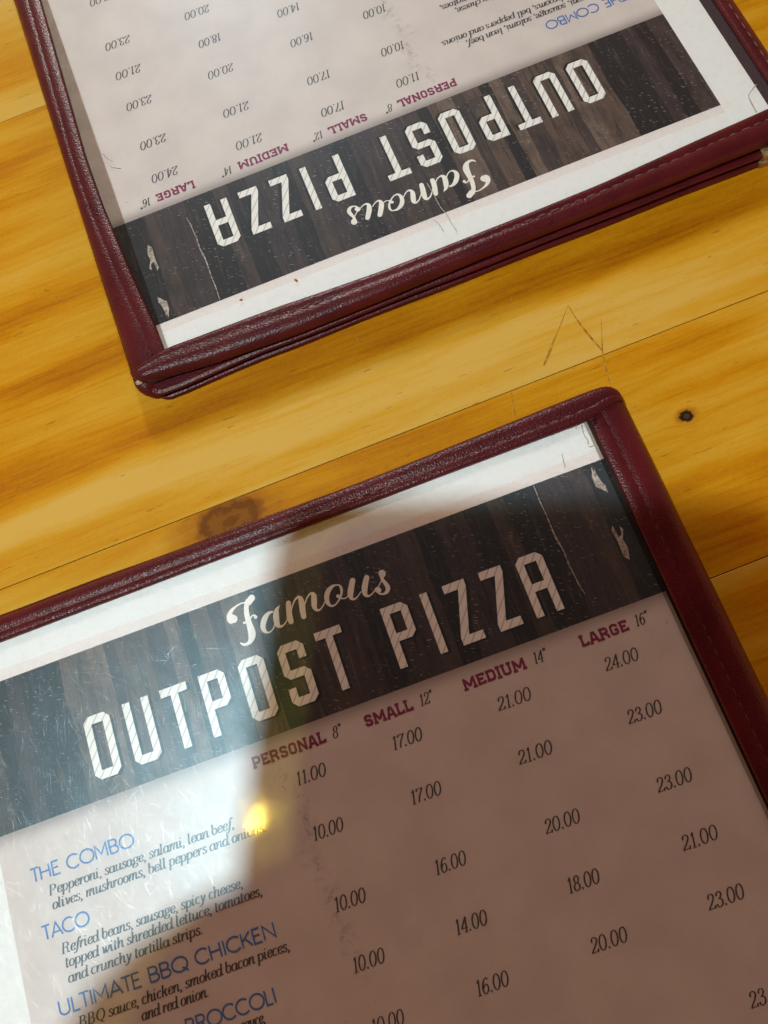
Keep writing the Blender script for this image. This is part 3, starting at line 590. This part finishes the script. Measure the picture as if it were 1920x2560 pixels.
def build_menu(loc, rz, label, inner_y, outer_y, lip_x, strip_x, page_r, worn, seed):
    """origin on the table under the page's layout origin; page plane at ZP"""
    root = empty('menu', (loc[0], loc[1], 0), rz)
    tag(root, label, 'menu', 'restaurant menus on the table')
    rnd = random.Random(seed)
    def at(o, z=ZP): o.location = (0, 0, z * S); return o
    # --- lower leaves and the top leaf's board
    for j, (z0, z1, dx, dy) in enumerate(((-.498, -.376, .02, .06), (-.322, -.205, -.03, .03))):
        bm = bmesh.new()
        yt = 2.20 + dy; xr = 9.66 - .08 * (1 - j)
        outl = [(XL + dx, YB), (XL + dx, yt - .05), (XL + dx + .05, yt)] + [(x, yt + .07 * max(0, (x - 7.5) / 2) + .008 * math.sin(x * 2.1 + j)) for x in [i * .5 for i in range(-6, 19)]] + [(xr - .3 + .3 * math.sin(t), yt + .055 - .3 + .3 * math.cos(t)) for t in (.15, .5, .85, 1.2, 1.57)] + [(xr, YB)]
        rows = []
        for f, z in ((.07, z0), (.02, z0 + .02), (0, (z0 + z1) / 2), (.02, z1 - .02), (.07, z1)):
            rows.append([(x - f * (1 if x > 9.3 else (-1 if x < XL + .2 else 0)), y - f * (1 if y > 1.5 else 0), z) for x, y in outl])
        vs = grid(bm, rows, closed=True); bm.faces.new(vs[-1]); bm.faces.new(vs[0][::-1]); bmesh.ops.recalc_face_normals(bm, faces=bm.faces[:])
        at(link('leaf', bm, M_LEATHER, root, smooth=False))
    bm = bmesh.new(); box(bm, (XL + .12, YB + .1, -.15), (XR - .2, 2.05, -.03)); at(link('backing_board', bm, M_BOARD, root))
    # --- page with its print
    bm = bmesh.new()
    nx = 40
    rows = []
    for iy in range(2):
        y = (YB + .4, 1.98)[iy]
        rows.append([(-2.83 + (page_r + 2.83) * i / nx, y, 0.0) for i in range(nx + 1)])
    grid(bm, rows); flip_up(bm)
    page = at(link('printed_page', bm, M_PAGE, root))
    bm = bmesh.new()
    grid(bm, [[(-2.085, -1.285, .0016), (page_r, -1.285, .0016)], [(-2.085, 1.056, .0016), (page_r, 1.056, .0016)]]); flip_up(bm)
    link('wood_picture', bm, M_BANNER, page)
    for n, me in LETME:
        o = bpy.data.objects.new(n, me); COL.objects.link(o); o.parent = page
    # --- clear sleeve with a grey see-through strip along the spine side
    bm = bmesh.new()
    n = 60
    grid(bm, [[(-3.1 + (9.42 + 3.1) * i / n, y, .026) for i in range(n + 1)] for y in (YB + .2, 1.9)]); flip_up(bm)
    sleeve = at(link('clear_sleeve', bm, M_SLEEVE, root)); sleeve['wear'] = worn['wear']
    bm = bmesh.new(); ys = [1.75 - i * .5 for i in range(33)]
    grid(bm, [[(8.985 + strip_x[0] + lerp_table(((0, strip_x[1]), (16, 0)), y + 14), y, .034), (lerp_table(lip_x, y) + .12, y, .034)] for y in ys]); flip_up(bm)
    link('grey_strip', bm, M_STRIP, sleeve)
    # --- cracks in the vinyl
    for pts in worn['cracks']:
        bm = bmesh.new()
        q = smooth_pts([p + (0,) for p in pts], 4)
        ribbon(bm, [Vector((a.x, a.y)) for a in q], [.010 + .008 * rnd.random() for a in q], .030, cap=False)
        flip_up(bm); link('sleeve_crack', bm, M_CRACKM, sleeve)
    # --- spine binding on the right edge
    prof = [(0.0, .02), (.01, .05), (.035, .066), (.14, .072), (.235, .071), (.255, .064), (.275, .071), (.38, .070), (.48, .062), (.58, .040), (.66, -.02), (.72, -.10), (.745, -.19), (.745, -.30), (.71, -.40), (.64, -.47), (.54, -.498)]
    bm = bmesh.new(); rows = []
    ysp = lerp_table(inner_y, 9.2) + .17
    ylist = [YB + i * .35 for i in range(int((1.62 - YB) / .35) + 1)] + [1.72, 1.80, 1.90, 1.98, 2.06, 2.12, 2.17, 2.20]
    for y in ylist:
        lx = lerp_table(lip_x, y); k = (9.82 - lx) / .745
        e = max(0.0, y - 1.9); e = .32 - math.sqrt(max(.0, .32 ** 2 - e * e)) if e > 0 else 0; dz = .03 * min(1, max(0, (y - 1.62) / .1)); dx = .14 * min(1, max(0, (y - 1.62) / .3))
        rows.append([(lx + (a if a < .3 else .3 + (a - .3) * ((9.82 - lx - .3) / .445)) - (e if a > .3 else 0), min(y, ysp if z > .0 else (ysp + .15 if z > -.05 else (2.08 if z > -.15 else 2.2))), z - (dz if z > -.1 else 0) + .6 * wavy(y, seed)) for a, z in prof])
    vs = grid(bm, rows); bm.faces.new(vs[-1]); bmesh.ops.recalc_face_normals(bm, faces=bm.faces[:])
    spine = at(link('spine_binding', bm, M_LEATHER, root, smooth=True))
    bm = bmesh.new()
    y = 1.6
    while y > YB + .4:
        lx = lerp_table(lip_x, y) + .255
        l = .15 + rnd.random() * .03
        r = bmesh.ops.create_uvsphere(bm, u_segments=6, v_segments=6, radius=1)
        for v in r['verts']: v.co = Vector((lx + v.co.x * .014 + rnd.uniform(-.001, .001), y + v.co.y * l / 2, .062 + v.co.z * .013))
        y -= l + .045
    link('stitching', bm, M_THREADR, spine, smooth=True)
    # --- top binding, laid over the end of the spine
    bm = bmesh.new(); rows = []
    prof = [(-.0, .018), (.01, .055), (.04, .080), (.16, .088), (.345, .088), (.37, .080), (.395, .088), (.60, .092), (.76, .084), (.89, .055), (.96, .0), (1.0, -.06), (.985, -.12), (.93, -.158), (.82, -.165)]
    xe = 9.80; xs = [XL + i * .3 for i in range(int((xe - .5 - XL) / .3) + 1)] + [xe - .45, xe - .36, xe - .28, xe - .2, xe - .13, xe - .07, xe - .03, xe]
    for x in xs:
        yi, yo = lerp_table(inner_y, x), lerp_table(outer_y, x)
        t = max(0.0, (x - (xe - .30)) / .30); dr = 1 - math.sqrt(max(0, 1 - t * t))
        yo -= .24 * dr
        t2 = max(0.0, (x - (xe - .42)) / .42)
        if x > 9.1: yi = yi + .15 * min(1, (x - 9.1) / .5)
        yi = min(yi, yo - .08)
        rows.append([(x, yi + (yo - yi) * f, z * (1 - .0 * t2) - .16 * dr * (1 if z > -.05 else .2) + .5 * wavy(x, seed + 1)) for f, z in prof])
    vs = grid(bm, rows)
    bm.faces.new(vs[-1]); bm.faces.new(vs[0])
    bmesh.ops.recalc_face_normals(bm, faces=bm.faces[:])
    top = at(link('top_binding', bm, M_LEATHER, root, smooth=True))
    bm = bmesh.new(); x = XL + .5
    while x < 9.25:
        yi, yo = lerp_table(inner_y, x), lerp_table(outer_y, x)
        l = .16 + rnd.random() * .04
        r = bmesh.ops.create_uvsphere(bm, u_segments=6, v_segments=6, radius=1)
        for v in r['verts']: v.co = Vector((x + v.co.x * l / 2, yi + (yo - yi) * .37 + v.co.y * .015 + rnd.uniform(-.002, .002), .080 + v.co.z * .016))
        x += l + .06
    link('stitching', bm, M_THREAD, top, smooth=True)
    # --- left and bottom bindings
    bm = bmesh.new(); rows = []
    prof = [(-3.045, .018), (-3.055, .055), (-3.10, .08), (-3.2, .085), (-3.3, .07), (-3.37, .03), (-3.40, -.05), (-3.38, -.13), (-3.30, -.16)]
    for y in [YB + i * .5 for i in range(32)] + [1.62]:
        rows.append([(x, y, z + .5 * wavy(y, seed + 3)) for x, z in prof])
    grid(bm, rows); bmesh.ops.recalc_face_normals(bm, faces=bm.faces[:]); sb = at(link('side_binding', bm, M_LEATHER, root, smooth=True))
    bm = bmesh.new(); y = 1.4
    while y > YB + .4:
        l = .16 + rnd.random() * .04
        r = bmesh.ops.create_uvsphere(bm, u_segments=6, v_segments=6, radius=1)
        for v in r['verts']: v.co = Vector((-3.21 + v.co.x * .013, y + v.co.y * l / 2, .088 + v.co.z * .013))
        y -= l + .07
    link('stitching', bm, M_THREAD, sb, smooth=True)
    bm = bmesh.new(); box(bm, (XL, YB - .1, -.16), (XR, YB + .45, .08), .05); at(link('bottom_binding', bm, M_LEATHER, root))
    # --- brass corner caps on the free corners
    for j, (z0, z1) in enumerate(((-.19, .12), (-.345, -.17), (-.505, -.345))):
        bm = bmesh.new()
        y1 = 2.20 + (.12, .06, .09)[j]
        x1 = (-2.50, -2.40, -2.38)[j]
        if j == 0:
            # folded over the top leaf, cut on the diagonal
            outl = [(XL - .03, y1 - .75), (XL - .03, y1), (x1, y1), (x1 + .02, y1 - .14), (XL + .16, y1 - .72)]
        else:
            outl = [(XL - .03, y1 - .75), (XL - .03, y1), (x1, y1), (x1, y1 - .2), (XL + .16, y1 - .72)]
        a = [bm.verts.new((p[0], p[1], z1)) for p in outl]; b = [bm.verts.new((p[0], p[1], z0)) for p in outl]
        bm.faces.new(a); bm.faces.new(b[::-1])
        for i in range(5): bm.faces.new((a[i], b[i], b[(i + 1) % 5], a[(i + 1) % 5]))
        bmesh.ops.recalc_face_normals(bm, faces=bm.faces[:])
        bmesh.ops.bevel(bm, geom=bm.edges[:], offset=.02, segments=2, affect='EDGES')
        at(link('brass_corner', bm, M_BRASS, root))
    if worn['chip']:
        bm = bmesh.new()
        for (x, y, z, r) in worn['chip']:
            q = bmesh.ops.create_icosphere(bm, subdivisions=2, radius=1)
            for v in q['verts']:
                s_ = r * (1 + .55 * rnd.uniform(-1, 1)); v.co = Vector((x + v.co.x * s_ * 1.2, y + v.co.y * s_, z + v.co.z * s_ * .5))
        at(link('worn_corner', bm, M_CARD, root))
    return root

build_menu((0, 0), 0.0, 'nearer upright menu lying half under the dark shadow with a bright glare on its sleeve',
           ((-3.4, 1.655), (2, 1.70), (9.2, 1.74)), ((-3.4, 2.10), (3, 2.13), (6, 2.17), (9.3, 2.27), (9.8, 2.24)), ((-14.4, 9.05), (2, 9.09)), (.0, .0), 9.05,
           dict(cracks=[[(8.831, 1.80), (8.85, 1.75), (8.83, 1.687)], [(8.947, 1.734), (8.911, 1.562), (8.93, 1.45), (8.901, 1.361)], [(8.444, 1.367), (8.42, 1.25), (8.404, 1.139)], [(8.898, 1.331), (8.94, 1.31), (8.983, 1.318)]], chip=None, wear=1.0), 3)
build_menu((11.6703, 7.5912), math.radians(181.3094), 'farther menu turned upside down in full light with brass corners and a frayed leather corner',
           ((-3.4, 1.48), (-2.5, 1.53), (.6, 1.71), (3.0, 1.74), (4.9, 1.74), (6.8, 1.64), (9.2, 1.60)), ((-3.4, 2.12), (-.74, 2.16), (3.2, 2.17), (5.0, 2.21), (6.8, 2.22), (8.2, 2.17), (9.3, 2.06), (9.8, 2.02)),
           ((-14.4, 9.2), (-7.4, 9.21), (-3.0, 9.33), (-1.76, 9.30), (-.64, 9.22), (.15, 9.163), (.9, 9.085), (1.6, 9.05)), (.0, .16), 9.44,
           dict(cracks=[[(3.453, 0.343), (3.433, 0.628), (3.42, 0.93), (3.377, 1.107), (3.366, 1.313), (3.339, 1.525)], [(3.632, 1.124), (3.581, 1.259), (3.562, 1.423)], [(-2.84, 0.945), (-2.659, 1.059), (-2.591, 1.126), (-2.572, 1.317), (-2.56, 1.50)],
                        [(9.0, -2.75), (8.9, -2.6), (8.75, -2.5)], [(9.0, -3.0), (8.95, -2.85), (8.86, -2.72)]],
                wear=0.12, chip=[(9.70, 1.97, -.05, .045), (9.665, 1.985, -.07, .04), (9.69, 2.03, -.13, .03)]), 8)

# ------------------------------------------------------------------ crumbs on the farther menu
M_CRUMB = mat_plain('toasted_crumb', (0.42, 0.14, 0.03), 0.7, 0.2, var=0.3, nscale=30)
for (x, y, a, b, rz, lab) in ((5.312, 6.190, .040, .024, 1.9, 'orange teardrop crumb lying alone on the white margin of the farther menu'),
                              (4.253, 6.201, .034, .016, .3, 'thin orange crumb on the white margin nearest the frayed corner of the farther menu')):
    bm = bmesh.new(); q = bmesh.ops.create_icosphere(bm, subdivisions=2, radius=1)
    for v in q['verts']:
        w = 1 - .45 * max(0, v.co.x)
        v.co = Vector((v.co.x * a, v.co.y * b * w, v.co.z * .014)) * random.uniform(.92, 1.08)
    o = link('crumb', bm, M_CRUMB); o.location = (x * S, y * S, (ZP + .038) * S); o.rotation_euler = (0, 0, rz)
    tag(o, lab, 'crumb', 'crumbs on the farther menu')

# ------------------------------------------------------------------ unseen phone, widened to shade the menu, and the hand that holds it
HU, HV = -1.0, -0.36
def cf(u, v, w): return CAMW + U_ * u + V_ * v + W_ * w
phone = empty('unseen_phone', cf(-1.6, -3.4, .4)); phone.matrix_world = Matrix(((U_.x, V_.x, W_.x, cf(-2.60, -3.75, .4).x * S), (U_.y, V_.y, W_.y, cf(-2.60, -3.75, .4).y * S), (U_.z, V_.z, W_.z, cf(-2.60, -3.75, .4).z * S), (0, 0, 0, 1)))
tag(phone, 'unseen dark phone, widened to cast the shadow, held above the nearer menu by a left hand', 'unseen_phone')
M_PHONE = mat_plain('dark_phone_case', (0.02, 0.02, 0.022), 0.5, 0.4)
M_SCREEN = mat_plain('dark_phone_glass', (0.01, 0.01, 0.012), 0.08, 0.5)
def rr(x0, x1, y0, y1, r, n=8):
    p = []
    for cx, cy, a in ((x1 - r, y1 - r, 0), (x0 + r, y1 - r, 90), (x0 + r, y0 + r, 180), (x1 - r, y0 + r, 270)):
        p += [(cx + r * math.cos(math.radians(a + 90 * i / n)), cy + r * math.sin(math.radians(a + 90 * i / n))) for i in range(n + 1)]
    return p
def slab(bm, o, z0, z1):
    a = [bm.verts.new((x, y, z0)) for x, y in o]; b = [bm.verts.new((x, y, z1)) for x, y in o]
    bm.faces.new(b); bm.faces.new(a[::-1])
    for i in range(len(o)): bm.faces.new((a[i], a[(i + 1) % len(o)], b[(i + 1) % len(o)], b[i]))
PW = 3.03
bm = bmesh.new(); slab(bm, rr(-PW, PW, -7.2, 4.62, .62), -.22, .22); link('body', bm, M_PHONE, phone)
bm = bmesh.new(); slab(bm, rr(-PW + .1, PW - .1, -7.1, 4.52, .55), .221, .235); link('screen', bm, M_SCREEN, phone)
bm = bmesh.new(); slab(bm, rr(PW - 2.0, PW - .25, 2.5, 4.25, .4), -.28, -.221); link('camera_bump', bm, M_PHONE, phone)

hv = [(-8.6, -15.5, .4, 1.35), (-7.4, -10.6, .35, 1.25), (-6.2, -8.2, .3, 1.35), (-5.35, -6.1, .25, 1.3), (-5.0, -4.6, .1, 1.05)]
he = [(0, 1), (1, 2), (2, 3), (3, 4)]
def chain(frm, pts):
    p = frm
    for q in pts:
        hv.append(q); he.append((p, len(hv) - 1)); p = len(hv) - 1
chain(4, [(-4.75, -3.85, -.05, .70), (-3.6, -3.7, -.32, .46), (-2.3, -4.1, -.40, .40), (-1.3, -4.45, -.38, .34)])
chain(3, [(-4.7, -5.0, -.15, .80), (-3.5, -4.95, -.36, .48), (-1.9, -5.2, -.42, .42), (-.7, -5.5, -.38, .35)])
chain(3, [(-4.8, -6.2, -.15, .80), (-3.5, -6.2, -.36, .46), (-2.0, -6.4, -.40, .40), (-.9, -6.6, -.36, .34)])
chain(2, [(-5.0, -7.3, -.1, .5), (-3.8, -7.4, -.32, .42), (-2.6, -7.5, -.36, .36), (-1.8, -7.6, -.34, .3)])
chain(2, [(-6.25, -6.3, .55, .72), (-5.75, -4.4, .8, .78), (-4.9, -3.4, .95, .50), (-3.9, -3.1, .98, .40)])
me = bpy.data.meshes.new('person')
me.from_pydata([tuple(cf(a + HU, b + HV, c) * S) for a, b, c, r in hv], he, [])
hand = bpy.data.objects.new('person', me); COL.objects.link(hand)
md = hand.modifiers.new('Skin', 'SKIN'); md.use_smooth_shade = True
for i, v in enumerate(me.skin_vertices[0].data if me.skin_vertices else []): pass
if not me.skin_vertices:
    bmx = bmesh.new(); bmx.from_mesh(me); bmx.verts.layers.skin.verify(); bmx.to_mesh(me); bmx.free()
for v, q in zip(me.skin_vertices[0].data, hv): v.radius = (q[3] * S, q[3] * S * (.75 if q[3] > .8 else .95)); v.use_root = False
me.skin_vertices[0].data[2].use_root = True
sd = hand.modifiers.new('Subdivision', 'SUBSURF'); sd.levels = 2; sd.render_levels = 2
k = NT('skin'); kb = k.pbr(k.mix(k.noise(k.co(), 2.0, 4), (0.50, 0.27, 0.18), (0.58, 0.33, 0.23)), 0.5, 0.4); me.materials.append(k.m)
tag(hand, 'left hand and bare forearm holding a dark phone out of view over the nearer menu', 'person')
